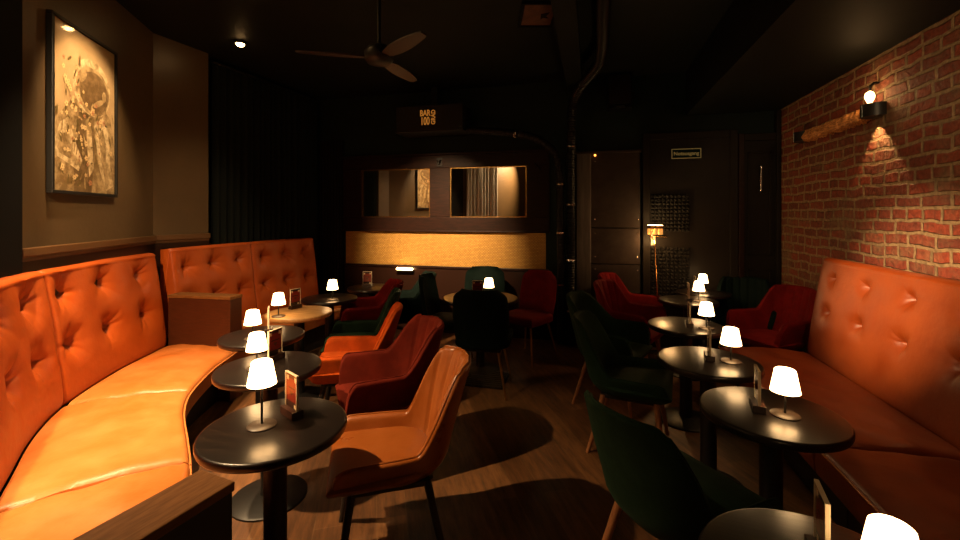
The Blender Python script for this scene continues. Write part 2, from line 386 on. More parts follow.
MB().lathe([(.018, 0), (.018, .03), (.03, .035), (.03, .05), (0.004, .055)], (0.005, -.08, 2.22), 16).build('catch', 'black_metal', root, smooth=True)
MB().bx(-.03, .04, -.062, -.05, 2.19, 2.30).build('catch_plate', 'black_metal', root)
MB().tube([(1.26, -.055, 2.19), (1.30, -.085, 2.15), (1.34, -.085, 2.09)], .008, 8).build('hook', 'black_metal', root)

# bronze metal panels beside the pipes
root = thing('metal_panel', 'tall dark bronze metal panel of three plates behind the hoses', 'wall panel', (.2, YB - .001, 0))
for z0, z1 in ((0, .955), (.965, 1.39), (1.40, 2.29)):
    MB().bx(-.37, .36, -.03, 0, z0, z1).build('plate', 'panel_metal', root, bevel=.004)
MB().bx(-.37, -.20, -.045, -.03, 0, 2.29).build('reflection_strip', 'panel_reflection', root, bevel=.006)  # paler strip added to paint the reflection along the panel's edge
MB().bx(-.39, .38, -.045, 0, 2.29, 2.32).build('top_edge', 'panel_metal', root, bevel=.004)
for z in (.2, .9, 1.05, 1.33, 1.5, 2.2):
    for x in (-.15, .33): MB().tube([(x, -.03, z), (x, -.034, z), (x, -.036, z)], [.009, .008, .003], 8).build('rivet', 'steel', root)
tag(MB().tube([(.047, YB - .04, 2.268), (.047, YB - .06, 2.268), (.047, YB - .066, 2.268)], [.012, .012, .005], 12).build('pilot_light', 'pilot', smooth=True), 'tiny orange pilot light near the top of the bronze panel', 'light')

# emergency exit door with acoustic foam, and panelled door beside it
root = struct(MB().bx(.66, 1.50, YB - .05, YB - .001, .02, 2.42).build('door_1', 'door_dark'))
dx = MB(); dx.bx(.585, .66, YB - .07, YB - .001, 0, 2.50); dx.bx(1.50, 1.58, YB - .07, YB - .001, 0, 2.50); dx.bx(.66, 1.50, YB - .07, YB - .001, 2.42, 2.50)
dx.build('door_frame', 'door_dark', root, bevel=.006)
dh = MB().tube([(.70, YB - .05, 1.30), (.70, YB - .09, 1.30), (.83, YB - .09, 1.30)], .011, 8); dh.build('door_handle', 'brass', root, smooth=True)
MB().bx(.675, .725, YB - .056, YB - .05, 1.19, 1.35).build('handle_plate', 'cream', root, bevel=.003)
def foam(z0, z1, label):
    g = MB(); x0, x1, y = .672, 1.085, YB - .051; n = 10; h = (z1 - z0); nz = max(2, round(h / .0413))
    g.bx(x0, x1, y - .012, y, z0, z1)
    for i in range(n):
        for j in range(nz):
            a, b = x0 + (x1 - x0) * i / n, x0 + (x1 - x0) * (i + 1) / n; c, d = z0 + h * j / nz, z0 + h * (j + 1) / nz
            g.add([(a, y - .012, c), (b, y - .012, c), (b, y - .012, d), (a, y - .012, d), ((a + b) / 2, y - .045, (c + d) / 2)], [(0, 1, 4), (1, 2, 4), (2, 3, 4), (3, 0, 4)])
    return tag(g.build('acoustic_foam_panel', 'foam'), label, 'acoustic panel', 'acoustic foam panels on the exit door')
foam(1.36, 1.79, 'black pyramid foam panel above the door handle')
foam(.55, 1.18, 'black pyramid foam panel below the door handle')
root = thing('exit_sign', 'small dark emergency exit sign with gold lettering above the door', 'sign', (1.05, YB - .052, 2.25))
MB().bx(-.155, .155, -.02, 0, -.056, .056).build('sign_board', 'sign_green', root, bevel=.003)
b = MB()
for (p, q, z0, z1) in ((-.155, .155, .048, .056), (-.155, .155, -.056, -.048), (-.155, -.147, -.048, .048), (.147, .155, -.048, .048)): b.bx(p, q, -.024, -.02, z0, z1)
b.build('sign_border', 'sign_gold', root)
text_part('lettering', 'Notausgang', .056, 'sign_gold', root, (0, -.022, 0), (PI / 2, 0, 0))
root = struct(MB().bx(1.64, 1.955, YB - .04, YB - .001, .02, 2.37).build('door_2', 'door_dark'))
pm = MB()
for z0, z1 in ((.12, .95), (1.10, 2.25)):
    for (p, q, a, b) in ((1.68, 1.915, z0, z0 + .025), (1.68, 1.915, z1 - .025, z1), (1.68, 1.705, z0, z1), (1.89, 1.915, z0, z1)): pm.bx(p, q, YB - .055, YB - .04, a, b)
pm.build('panel_moulding', 'door_dark', root, bevel=.004)
MB().tube([(1.80, YB - .04, 1.80), (1.80, YB - .08, 1.82), (1.80, YB - .08, 2.08), (1.80, YB - .04, 2.10)], .012, 8).build('door_handle', 'steel', root, smooth=True)
struct(MB().bx(1.585, 1.64, YB - .08, YB - .001, 0, 2.45).build('trim_8', 'frame_wood', bevel=.006))
struct(MB().bx(1.955, 1.995, YB - .08, YB - .001, 0, 2.69).build('trim_9', 'door_dark', bevel=.006))
struct(MB().bx(1.64, 1.955, YB - .07, YB - .001, 2.37, 2.45).build('trim_10', 'door_dark', bevel=.006))

# hoses
def hose(name, label, pts, rad, clamps):
    root = thing(name, label, 'pipe', (0, 0, 0))
    dense, Ln = resample(catmull(pts, 20), 3); n = int(Ln / .0075); dense, _ = resample(catmull(pts, 20), n)
    rr = [rad * (1 + .07 * math.sin(2 * PI * i * .0075 / .03)) for i in range(n)]
    MB().tube(dense, rr, 14).build('hose', 'hose', root, smooth=True)
    for f in clamps:
        i = int(f * (n - 2)); p, q = dense[i], dense[i + 1]; t = (q - p).normalized()
        MB().tube([p - t * .012, p - t * .010, p + t * .010, p + t * .012], [rad * 1.06, rad * 1.16, rad * 1.16, rad * 1.06], 16).build('pipe_clamp', 'steel', root, smooth=True)
    return root
hose('flexible_pipe', 'black ribbed hose from the ceiling straight down past the bronze panel', [(.09, 2.6, 3.10), (.09, 3.4, 3.10), (.10, 4.1, 3.10), (.06, 4.5, 3.05), (-.12, 4.95, 2.98), (-.215, 5.16, 2.80), (-.229, 5.2, 2.4), (-.235, 5.2, 1.8), (-.232, 5.2, 1.2), (-.24, 5.2, .5), (-.24, 5.2, .02)], .052, (.08, .42, .575, .70, .82, .93))
hose('flexible_pipe', 'black ribbed hose bending from the logo box down to the floor', [(-1.50, 5.16, 2.61), (-1.2, 5.16, 2.58), (-.9, 5.16, 2.54), (-.62, 5.18, 2.46), (-.43, 5.2, 2.30), (-.365, 5.2, 2.05), (-.355, 5.2, 1.7), (-.345, 5.2, 1.0), (-.345, 5.2, .5), (-.345, 5.2, .02)], .046, (.18, .45, .62, .80))

# logo box
root = thing('duct_box', 'dark box with glowing bar logo under the ceiling', 'duct box', (-1.96, 5.12, 2.76))
MB().bx(-.43, .45, -.12, .26, -.155, .155).build('housing', 'box', root, bevel=.008)
MB().bx(-.44, .46, -.13, .26, -.175, -.155).build('bottom_lip', 'box', root, bevel=.004)
MB().bx(-.04, .04, .10, .14, .155, .44).build('hanger', 'box', root)
text_part('lettering', 'BAR', .105, 'logo', root, (-.035, -.121, .052), (PI / 2, 0, 0), sx=.72)
text_part('lettering', '100', .135, 'logo', root, (-.035, -.121, -.048), (PI / 2, 0, 0), sx=.60)
text_part('lettering', 'GRAD', .075, 'logo', root, (.075, -.121, 0), (PI / 2, -PI / 2, 0), sx=.88)
for x in (-.40, .42): MB().tube([(x, -.12, -.13), (x, -.126, -.13)], [.008, .005], 8).build('screw', 'steel', root)

root = thing('wall_speaker', 'small black loudspeaker high on the wall above the bronze panel', 'speaker', (.325, YB - .001, 2.98))
MB().bx(-.13, .13, -.2, -.02, -.2, .2).build('cabinet', 'black', root, bevel=.01)
MB().bx(-.115, .115, -.21, -.2, -.15, .185).build('grille', 'box', root, bevel=.004)
MB().bx(-.05, .05, -.213, -.2, -.19, -.172).build('badge', 'steel', root)
MB().bx(-.03, .03, -.03, 0, -.05, .05).build('bracket', 'black_metal', root)

root = thing('ceiling_panel', 'framed rust coloured panel flat on the dark ceiling', 'ceiling panel', (-.42, 3.53, ZC), R(14))
MB().bx(-.125, .125, -.19, .19, -.012, -.001).build('print', 'hatch', root)
b = MB()
for (p, q, c, d) in ((-.15, .15, .19, .215), (-.15, .15, -.215, -.19), (-.15, -.125, -.19, .19), (.125, .15, -.19, .19)): b.bx(p, q, c, d, -.025, -.001)
b.build('frame', 'black', root, bevel=.003)
MB().prism([(.02, -.02), (.09, -.05), (.07, .02), (.095, .06), (.045, .05), (.03, .08)], -.0135, -.0125).build('printed_mark', 'black', root)

# ceiling fan
root = thing('ceiling_fan', 'dark three bladed fan hanging from the ceiling on a rod', 'ceiling fan', (-1.50, 2.86, 2.70))
MB().tube([(0, 0, .08), (0, 0, ZC - 2.705)], .014, 12).build('rod', 'black_metal', root, smooth=True)
MB().lathe([(.02, ZC - 2.70 - .07), (.06, ZC - 2.70 - .05), (.07, ZC - 2.701)], n=24).build('canopy', 'black_metal', root, smooth=True)
MB().lathe([(.03, -.05), (.085, -.04), (.105, -.01), (.105, .04), (.08, .075), (.025, .10)], n=28).build('motor', 'black_metal', root, smooth=True)
M['blade'] = mat('fan_blade_wood', (.035, .014, .008), .45)
for k in range(3):
    a = R(14.5 + 12 + 60 + 120 * k); g = MB(); ns = 14; rg = []
    for i in range(ns + 1):
        u = i / ns; x = .09 + u * .48; w = .028 + .030 * math.sin(PI * min(1, u * 1.0) ** .8) if u < .97 else .022
        tw = R(-10); zz = .012
        rg.append([(x, -w * math.cos(tw), -w * math.sin(tw) - .006), (x, w * math.cos(tw), w * math.sin(tw) - .006), (x, w * math.cos(tw), w * math.sin(tw) + .004), (x, -w * math.cos(tw), -w * math.sin(tw) + .004)])
    g.loops(rg); g.build('blade', 'blade', root, rz=a)

# ------------------------------------------------------------------ framed picture
A = Vector(wp(1.373)); B = Vector(wp(.655)); mid = (A + B) / 2; ang = math.atan2(WD.y, WD.x)   # local +x runs towards the camera end
PW, PH = (A - B).length, 1.10
root = thing('framed_picture', 'tall black framed print of an astronaut wreathed in flowers', 'picture', (mid.x, mid.y, 2.232), ang)
def pbox(g, x0, x1, y0, y1, z0, z1): g.bx(x0, x1, y0, y1, z0, z1)
# local -y... the room side of the wall is WN; in local axes that is +y rotated: sign below
sgn = 1 if (Matrix.Rotation(ang, 2) @ Vector((0, 1))).dot(WN) > 0 else -1
hw, hh = PW / 2, PH / 2
g = MB()
for (p, q, c, d) in ((-hw, hw, hh - .022, hh), (-hw, hw, -hh, -hh + .022), (-hw, -hw + .022, -hh + .022, hh - .022), (hw - .022, hw, -hh + .022, hh - .022)):
    g.bx(p, q, sgn * .002, sgn * .036, c, d)
g.build('frame', 'black_metal', root, bevel=.003)
M['p_bg'] = mat('sepia_print', (.46, .34, .19), .35, col2=(.58, .44, .26), nscale=3, coat=.35, coat_rough=.12)
M['p_dark'] = mat('sepia_dark', (.15, .098, .045), .35, coat=.35, coat_rough=.12, col2=(.24, .165, .085), nscale=14)
M['p_mid'] = mat('sepia_mid', (.50, .38, .21), .35, coat=.35, coat_rough=.12, col2=(.22, .15, .07), nscale=16)
M['p_light'] = mat('sepia_light', (.80, .66, .42), .35, coat=.35, coat_rough=.12, col2=(.36, .27, .14), nscale=18)
M['p_leaf'] = mat('sepia_leaf', (.16, .12, .045), .35, coat=.35, coat_rough=.12)
M['p_flower'] = mat('sepia_flower', (.80, .60, .32), .35, coat=.35, coat_rough=.12)
M['p_pink'] = mat('sepia_pink', (.50, .24, .13), .35, coat=.35, coat_rough=.12)
g = MB(); layer = [0]
# print coordinates: u 0..1 (0 at the viewer's left edge), v 0..1 upward
uw, vh = PW - .044, PH - .044
vx = (lambda u: (hw - .022) - u * uw)       # viewer's left is the camera end (+x local)
def poly(pts, mi):
    layer[0] += 1; y = sgn * (.022 + layer[0] * .00002); o = len(g.v)
    g.v += [(vx(u), y, -hh + .022 + v * vh) for u, v in pts]; g.f.append(tuple(range(o, o + len(pts)))); g.m.append(mi)
def ell(cu, cv, ru, rv, mi, n=28, a0=0, rot=0):
    pts = []
    for k in range(n):
        a = 2 * PI * k / n; x, y = ru * math.cos(a), rv * math.sin(a); pts.append((cu + x * math.cos(rot) - y * math.sin(rot), cv + x * math.sin(rot) + y * math.cos(rot)))
    poly([(max(.002, min(.998, u)), max(.002, min(.998, v))) for u, v in pts], mi)
BG, DK, MD, LT, LF, FL, PK = range(7)
poly([(0, 0), (1, 0), (1, 1), (0, 1)], BG)
poly([(.0, .34), (.08, .44), (.26, .56), (.45, .60), (.74, .60), (.92, .52), (.995, .34), (.995, .0), (.04, .0)], MD)
poly([(.30, .0), (.30, .30), (.38, .50), (.60, .52), (.64, .30), (.58, .0)], DK)
poly([(.01, .27), (.10, .40), (.22, .45), (.30, .33), (.43, .20), (.37, .13), (.20, .17), (.05, .20)], LT)
poly([(.06, .25), (.13, .34), (.20, .35), (.24, .28), (.34, .19), (.22, .20), (.10, .22)], MD)
poly([(.62, .44), (.78, .52), (.90, .40), (.91, .20), (.98, .06), (.84, .02), (.72, .16)], LT)
poly([(.70, .38), (.78, .44), (.83, .34), (.84, .20), (.90, .07), (.84, .05), (.77, .18)], MD)
poly([(.48, .46), (.56, .50), (.62, .16), (.54, .10)], LT)
for k in range(9): poly([(.05 + k * .035, .33 - k * .012), (.065 + k * .035, .38 - k * .012), (.075 + k * .035, .37 - k * .012), (.06 + k * .035, .32 - k * .012)], MD)
# helmet: light rim crescent over a dark visor
def arc(cu, cv, ru, rv, w, a0, a1, mi, n=24):
    o = [(cu + ru * math.cos(a0 + (a1 - a0) * k / n), cv + rv * math.sin(a0 + (a1 - a0) * k / n)) for k in range(n + 1)]
    i_ = [(cu + (ru - w * math.sin(PI * k / n)) * math.cos(a0 + (a1 - a0) * k / n), cv + (rv - w * .7 * math.sin(PI * k / n)) * math.sin(a0 + (a1 - a0) * k / n)) for k in range(n + 1)]
    poly(o + i_[::-1], mi)
ell(.60, .685, .32, .185, LT); ell(.61, .665, .285, .160, MD); ell(.63, .66, .245, .135, DK)
arc(.60, .685, .30, .168, .05, R(15), R(165), LT)
ell(.80, .66, .035, .035, LT); ell(.70, .60, .10, .02, MD, rot=.3); ell(.45, .73, .06, .02, MD, rot=.6)
rs = random.Random(5)
for k in range(170):
    while True:
        u = rs.gauss(.42, .24); v = rs.gauss(.42, .24)
        if .03 < u < .96 and .02 < v < .84 and not (u > .45 and v > .60): break
    t = rs.random(); s = rs.uniform(.010, .030)
    if t < .45: ell(u, v, s * 1.4, s * .42, LF if rs.random() < .6 else MD, 8, rot=rs.uniform(0, 3))
    else:
        c = FL if t < .85 else PK
        pts = []
        for j in range(15): a = 2 * PI * j / 15; rr = s * (1 if j % 3 else .6); pts.append((u + rr * math.cos(a), v + rr * .67 * math.sin(a)))
        poly(pts, c); ell(u, v, s * .25, s * .17, DK, 6)
g.build('print', ['p_bg', 'p_dark', 'p_mid', 'p_light', 'p_leaf', 'p_flower', 'p_pink'], root)
MB().bx(-hw + .022, hw - .022, sgn * .0285, sgn * .031, -hh + .022, hh - .022).build('glass_pane', 'clear', root)

# ------------------------------------------------------------------ upholstery
def frames(pts):
    out = []
    for i in range(len(pts)):
        t = (pts[min(i + 1, len(pts) - 1)] - pts[max(i - 1, 0)]).normalized(); out.append(t)
    return out
def tufted_back(parent, path, side, rows, cols, m, z0=.43, z1=1.25, lean=.10, th=.11, dep=.13, sig=.042, bname='button', res=.009):
    """path: dense 2-D list; side: +1 when the room lies to the left of the walking direction"""
    Ln0 = resample(path, 3)[1]; ns = max(8, int(Ln0 / res)); P, Ln = resample(path, ns); T = frames(P)
    nz = int((z1 - z0) / res); spots = [(Ln * c, z) for c in cols for z in rows]
    def disp(s, z):
        d = .012 * (1 - (2 * (z - z0) / (z1 - z0) - 1) ** 4)
        for (cs, cz) in spots:
            dx, dz = s - cs, z - cz; rr = math.hypot(dx, dz)
            if rr < .32:
                th_ = math.atan2(dz, dx)
                d -= dep * .50 * math.exp(-(rr / (sig * .8)) ** 1.2) + dep * .22 * math.exp(-(rr / (sig * 2.4)) ** 2)
                w_ = .5 + .5 * math.cos(th_ * 8 + 1.3 * math.sin(2 * th_ + cs * 11 + cz * 7))
                amp = .55 + .45 * math.sin(3 * th_ + cz * 13 + cs * 5)
                d -= dep * .36 * amp * w_ ** 2 * math.exp(-rr / (sig * 1.15)) * (1 - math.exp(-rr / .014))
        e = min(s, Ln - s); d -= .022 * math.exp(-e / .018)
        d -= .015 * math.exp(-(z - z0) / .02)
        return d
    rings = []
    for i in range(ns):
        s = Ln * i / (ns - 1); p = P[i]; n = Vector((-T[i].y, T[i].x)) * side; ring = []
        for j in range(nz + 1):
            z = z0 + (z1 - .035 - z0) * j / nz; v = (z - z0) / (z1 - z0); q = p - n * (lean * v) + n * disp(s, z); ring.append((q.x, q.y, z))
        e = min(s, Ln - s); off = .012 - .022 * math.exp(-e / .018)
        for k in range(1, 6):
            a = PI / 2 * k / 5; q = p - n * (lean * .97 + .045 * (1 - math.cos(a)) - off * (1 - k / 5)); ring.append((q.x, q.y, z1 - .035 + .035 * math.sin(a) - .004 * math.exp(-e / .018)))
        q = p - n * (lean + th); ring.append((q.x, q.y, z1 - .01)); ring.append((q.x, q.y, z0 + .1)); q = p - n * th; ring.append((q.x, q.y, z0))
        rings.append(ring)
    g = MB(); g.loops(rings); bk = g.build('backrest', m, parent, smooth=True)
    bk.data.set_sharp_from_angle(angle=R(80))
    for (cs, cz) in spots:
        i = min(ns - 2, max(0, int(cs / Ln * (ns - 1)))); p = P[i].lerp(P[i + 1], cs / Ln * (ns - 1) - i); n = Vector((-T[i].y, T[i].x)) * side
        v = (cz - z0) / (z1 - z0); q = p - n * (lean * v) + n * (disp(cs, cz)); q3 = Vector((q.x, q.y, cz)); n3 = Vector((n.x, n.y, .12)).normalized()
        MB().tube([q3 - n3 * .004, q3 + n3 * .003, q3 + n3 * .007, q3 + n3 * .009], [.013, .013, .009, .003], 12).build(bname, 'button', bk, smooth=True)
    return bk
def seat_module(parent, path, side, depth, m, z=.45, th=.15, gap=.004, res=.025, seed=1):
    Ln0 = resample(path, 3)[1]; ns = max(6, int(Ln0 / res)); P, Ln = resample(path, ns); T = frames(P)
    rs = random.Random(seed); ph = [rs.uniform(0, 6) for _ in range(6)]
    rings = []
    for i in range(ns):
        s = gap + (Ln - 2 * gap) * i / (ns - 1); k = s / Ln * (ns - 1); i0 = min(ns - 2, int(k)); p = P[i0].lerp(P[i0 + 1], k - i0); n = Vector((-T[i].y, T[i].x)) * side
        e = min(s, Ln - s); edge = .016 * math.exp(-e / .015); ring = []
        nw = 20
        for j in range(nw + 1):
            w = (depth - .035) * j / nw; c = math.sin(PI * j / nw) ** .6
            wr = .0035 * math.sin(s * 21 + ph[0] + 2 * math.sin(w * 9 + ph[1])) * c + .003 * math.sin(w * 31 + 3 * math.sin(s * 5 + ph[2])) * c
            ring.append((w, z - .012 + .018 * c + wr - edge))
        for k2 in range(1, 6):
            a = PI / 2 * k2 / 5; ring.append((depth - .035 + .035 * math.sin(a), z - .012 - .035 * (1 - math.cos(a)) - edge * .6))
        ring += [(depth + .004, z - .09), (depth - .002, z - th), (.0, z - th)]
        rings.append([((p + n * w).x, (p + n * w).y, zz) for w, zz in ring])
    g = MB(); g.loops(rings); o = g.build('seat_cushion', m, parent, smooth=True); o.data.set_sharp_from_angle(angle=R(70))
    return o
def plinth(parent, path, side, w0, w1, z1):
    P, Ln = resample(path, max(3, int(resample(path, 3)[1] / .1))); T = frames(P); rings = []
    for p, t in zip(P, T):
        n = Vector((-t.y, t.x)) * side; a, b = p + n * w0, p + n * w1
        rings.append([(a.x, a.y, 0), (b.x, b.y, 0), (b.x, b.y, z1), (a.x, a.y, z1)])
    MB().loops(rings).build('base', 'plinth', parent)
def piping(parent, path, side, w, z, m='piping', r=.006):
    P, Ln = resample(path, max(3, int(resample(path, 3)[1] / .05))); T = frames(P)
    pts = []
    for p, t in zip(P, T): n = Vector((-t.y, t.x)) * side; q = p + n * w; pts.append((q.x, q.y, z))
    MB().tube(pts, r, 8).build('piping', m, parent, smooth=True)

J = [Vector(p) for p in [(-1.30, .42), (-1.80, .78), (-2.17, 1.10), (-2.349, 1.245), (-2.70, 1.53), (-2.98, 1.84), (-3.25, 2.293), (-3.404, 2.661), (-3.50, 2.90)]]
def between(P, a, b):
    D = catmull(P, 30); ia = min(range(len(D)), key=lambda i: (D[i] - Vector(a)).length); ib = min(range(len(D)), key=lambda i: (D[i] - Vector(b)).length)
    return D[ia:ib + 1]
sofa = thing('curved_sofa', 'long curved orange leather banquette with tufted backrest under the picture', 'sofa', (0, 0, 0))
cuts = [(-1.30, .42), (-2.17, 1.10), (-2.98, 1.84), (-3.50, 2.90)]
for i in range(3):
    seg = between(J, cuts[i], cuts[i + 1])
    tufted_back(sofa, seg, -1, (1.07, .76), (.13, .47, .81), 'leather', z1=1.23)
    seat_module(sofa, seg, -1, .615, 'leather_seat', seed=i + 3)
    plinth(sofa, seg, -1, 0, .46, .30)
    piping(sofa, seg, -1, .617, .405)
J2 = [Vector(p) for p in [(-3.52, 3.03), (-3.565, 3.5), (-3.565, 4.0), (-3.54, 4.5), (-3.50, 5.02)]]
sofa2 = thing('curved_sofa', 'far orange tufted banquette between the wooden divider and the curtain', 'sofa', (0, 0, 0))
for i, (a, b) in enumerate((((-3.52, 3.03), (-3.565, 4.0)), ((-3.565, 4.0), (-3.50, 5.02)))):
    seg = between(J2, a, b)
    tufted_back(sofa2, seg, -1, (1.07, .76), (.17, .5, .83), 'leather', z1=1.25)
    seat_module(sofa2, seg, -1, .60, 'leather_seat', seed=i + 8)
    plinth(sofa2, seg, -1, 0, .46, .30)
    piping(sofa2, seg, -1, .602, .405)

def divider(label, a, b, w, h, bm='wood_red'):
    a, b = Vector(a), Vector(b); d = b - a; ang = math.atan2(d.y, d.x)
    root = thing('wooden_divider', label, 'divider', (a.x, a.y, 0), ang, 'wooden sofa dividers')
    MB().bx(0, d.length, -w / 2, w / 2, 0, h - .025).build('body', bm, root, bevel=.004)
    MB().bx(-.004, d.length + .004, -w / 2 - .004, w / 2 + .004, h - .025, h).build('cap', 'wood_div', root, bevel=.004)
    return root
divider('low wooden divider box between the two tufted banquettes', (-3.50, 2.955), (-2.90, 3.0), .135, .87)
divider('wooden divider end beside the nearest banquette seat', (-1.06, .20), (-.947, .915), .125, .87, 'plinth')

# bench on the brick side
bench = thing('wall_bench', 'straight rust leather bench with buttoned back along the brick wall', 'bench', (0, 0, 0))
for k, (y0, y1) in enumerate(((-.3, .80), (.81, 2.43), (2.44, 4.06))):
    pth = [Vector((1.69, y0 + (y1 - y0) * i / 20)) for i in range(21)]
    if k == 0:
        tufted_back(bench, pth, 1, (1.06, .80), (.3, .75), 'leather_red', z0=.42, z1=1.21, lean=.12, th=.10, dep=.08, sig=.028)
    else:
        tufted_back(bench, pth, 1, (1.06, .80), (.12, .37, .63, .88), 'leather_red', z0=.42, z1=1.21, lean=.12, th=.10, dep=.08, sig=.028)
    seat_module(bench, pth, 1, .635, 'leather_red', seed=k + 20)
    plinth(bench, pth, 1, 0, .50, .30)
    piping(bench, pth, 1, .636, .425)

# ------------------------------------------------------------------ chairs
def plan_curve(hw, yf, yb, r, n):
    pts = [Vector((-hw, yf))]
    pts += [Vector((-hw, yf + (yb - r - yf) * i / 10)) for i in range(1, 10)]
    for i in range(25):
        a = PI * i / 24; c, s_ = math.cos(a), math.sin(a)
        pts.append(Vector((-hw * math.copysign(abs(c) ** .75, c), yb - r + r * abs(s_) ** .75)))
    pts += [Vector((hw, yf + (yb - r - yf) * i / 10)) for i in range(9, 0, -1)] + [Vector((hw, yf))]
    return resample(pts, n)[0]
def rounded_pad(hw, yf, yb, r, z0, z1, crown, edge=.03, n=56, taper=False):
    base = plan_curve(hw, yf, yb, r, n); c = Vector((0, (yf + yb) / 2))
    g = MB(); rings = []
    def ring(sc, z, crown_f=0):
        return [((c + (p - c) * sc).x, (c + (p - c) * sc).y, z) for p in base]
    low = ((.70, z0), (.78, z0 + .012), (.86, z0 + .03), (.955, z1 - edge)) if taper else ((.90, z0), (.985, z0 + edge * .4), (1, z0 + edge), (1, z1 - edge))
    for sc, z in low + ((.985, z1 - edge * .4), (.93, z1), (.7, z1 + crown * .6), (.4, z1 + crown * .9), (.1, z1 + crown)): rings.append(ring(sc, z))
    g.loops(rings); return g
def shell_chair(name, label, shell_m, leg_m, ha=.62, hb=.86, slope=(.30, .52), th=.045, flutes=6, zb=.36, frontdrop=.10, hw=.255, group='tub chairs around the lamp tables', legs=(.20, .0), stitched=True, yb=.25):
    root = thing(name, label, 'chair', group=group)
    n = 150; P = plan_curve(hw, -.25, yb, .24, n)
    for p_ in P: p_.x *= 1 - .26 * p_.y
    T = frames(P); rings = []
    for i in range(n):
        s = -1 + 2 * i / (n - 1); a = abs(s); p = P[i]; nrm = Vector((T[i].y, -T[i].x))  # inward for left->back->right walk
        if (Vector((0, 0)) - p).dot(nrm) < 0: nrm = -nrm
        k = 1 - smooth(slope[0], slope[1], a); top = ha + (hb - ha) * k - .03 * (a / .3) ** 2 * (a < .3) * .4
        fr = max(0, (a - (1 - frontdrop)) / frontdrop); top = top - (top - .44) * (1 - math.sqrt(max(0, 1 - fr ** 2.4))) * .9
        backness = max(0, math.cos(min(1, a / .62) * PI / 2))
        def at(z, inn):
            t = (z - zb) / (hb - zb)
            fl = .86 + .28 * smooth(0, 1, min(1, t * 1.25 + .12))
            tuck = 1 - .16 * max(0, 1 - (z - zb) / .07) ** 1.5
            q = Vector((p.x * fl * tuck, p.y * tuck + backness * .13 * max(0, t) ** 1.25))
            q += nrm * inn; return (q.x, q.y, z)
        tt = th
        if flutes and k > .15: tt = th * (1 + .22 * k * (-1.2 * math.exp(-((((s / .34 + 1) / 2 * flutes) % 1 - .5) / .13) ** 2)) * (a < .34))
        ring = []
        nz = 12
        for j in range(nz + 1): ring.append(at(zb + (top - th * .45 - zb) * j / nz, 0))
        for q in range(1, 6):
            ang = PI * q / 6; ring.append(at(top - th * .45 + th * .45 * math.sin(ang), tt * (1 - math.cos(ang)) / 2))
        for j in range(nz + 1): ring.append(at(top - th * .45 - (top - th * .45 - zb) * j / nz, tt))
        rings.append(ring)
    g = MB(); g.loops(rings); sh = g.build('shell', shell_m, root, smooth=True); sh.data.set_sharp_from_angle(angle=R(75))
    rounded_pad(hw + .004, -.275, yb - .06, .2, zb - .005, .455, .022, taper=True).build('seat', shell_m, root, smooth=True)
    # seam welt along the rim
    pts = []
    for i in range(2, n - 2):
        pts.append(Vector(rings[i][13 + 2]) + Vector((0, 0, .001)))
    if stitched: MB().tube(pts, .0045, 6).build('rim_piping', shell_m, root, smooth=True)
    sp, fwd = legs
    MB().bx(-.17, .17, -.19, .16, zb - .03, zb - .004).build('underframe', 'black_metal', root, bevel=.004)
    for (sx, sy) in ((-1, -1), (1, -1), (-1, 1), (1, 1)):
        MB().tube([(sx * .155, sy * .16 - .015, zb - .015), (sx * .20, sy * .20 - .01, .16), (sx * .235, sy * .235, 0.0)], [.019, .016, .011], 12).build('leg', leg_m, root, smooth=True)
    return root
def place(o, x, y, fx, fy): o.location = (x, y, 0); o.rotation_euler = (0, 0, math.atan2(fy, fx) + PI / 2); return o
G1 = 'tub chairs facing the tufted sofa'; G2 = 'tub chairs facing the bench'
place(shell_chair('tub_chair', 'tan leather shell chair with low sides nearest the tufted sofa', 'tan', 'dark_leg', ha=.525, hb=.87, slope=(.26, .50), frontdrop=.12, zb=.39, th=.04, group=G1), -.905, 1.845, -.866, -.50)
place(shell_chair('tub_chair', 'rust red armchair with dark sides directly behind the tan leather chair', 'wine_velvet', 'dark_leg', ha=.635, hb=.87, slope=(.30, .56), group=G1), -1.24, 2.43, -.80, -.60)
place(shell_chair('tub_chair', 'bright orange armchair behind the rust red one', 'orange_velvet', 'dark_leg', ha=.565, hb=.86, slope=(.20, .42), flutes=0, group=G1), -1.74, 2.90, -.92, -.40)
place(shell_chair('tub_chair', 'dark green armchair squeezed between the orange and bright red armchairs', 'green_velvet', 'dark_leg', ha=.56, hb=.88, slope=(.20, .42), group=G1), -1.99, 3.40, -.90, -.43)
place(shell_chair('tub_chair', 'bright red armchair facing the far tufted banquette', 'red_velvet', 'dark_leg', ha=.67, hb=.87, group=G1), -2.20, 3.92, -.84, -.54)
c6 = place(shell_chair('tub_chair', 'green armchair at the rearmost table before the gold strip', 'dark_green', 'dark_leg', ha=.63, hb=.87, group=G1), -2.10, 4.62, -.88, -.47)
g1 = shell_chair('tub_chair', 'large green velvet shell chair nearest the camera on the bench side', 'green_velvet', 'wood_leg', ha=.51, hb=.85, slope=(.24, .52), flutes=0, th=.035, frontdrop=.10, group=G2, hw=.265, zb=.38)
place(g1, .33, 1.86, .76, .65)
dup(g1, (.25, 3.08, 0), math.atan2(-.18, .98) + PI / 2, 'green velvet shell chair between the nearest green chair and the green armchair')
g2 = shell_chair('tub_chair', 'green velvet armchair next to the two bright red armchairs on the bench side', 'green_velvet', 'wood_leg', ha=.625, hb=.87, slope=(.22, .58), flutes=0, group=G2)
place(g2, .16, 3.74, .93, -.37)
ra = shell_chair('tub_chair', 'bright red armchair next to the rear green armchair on the bench side', 'red_velvet', 'wood_leg', ha=.64, hb=.88, slope=(.27, .50), group=G2)
place(ra, .39, 4.44, .90, -.43)
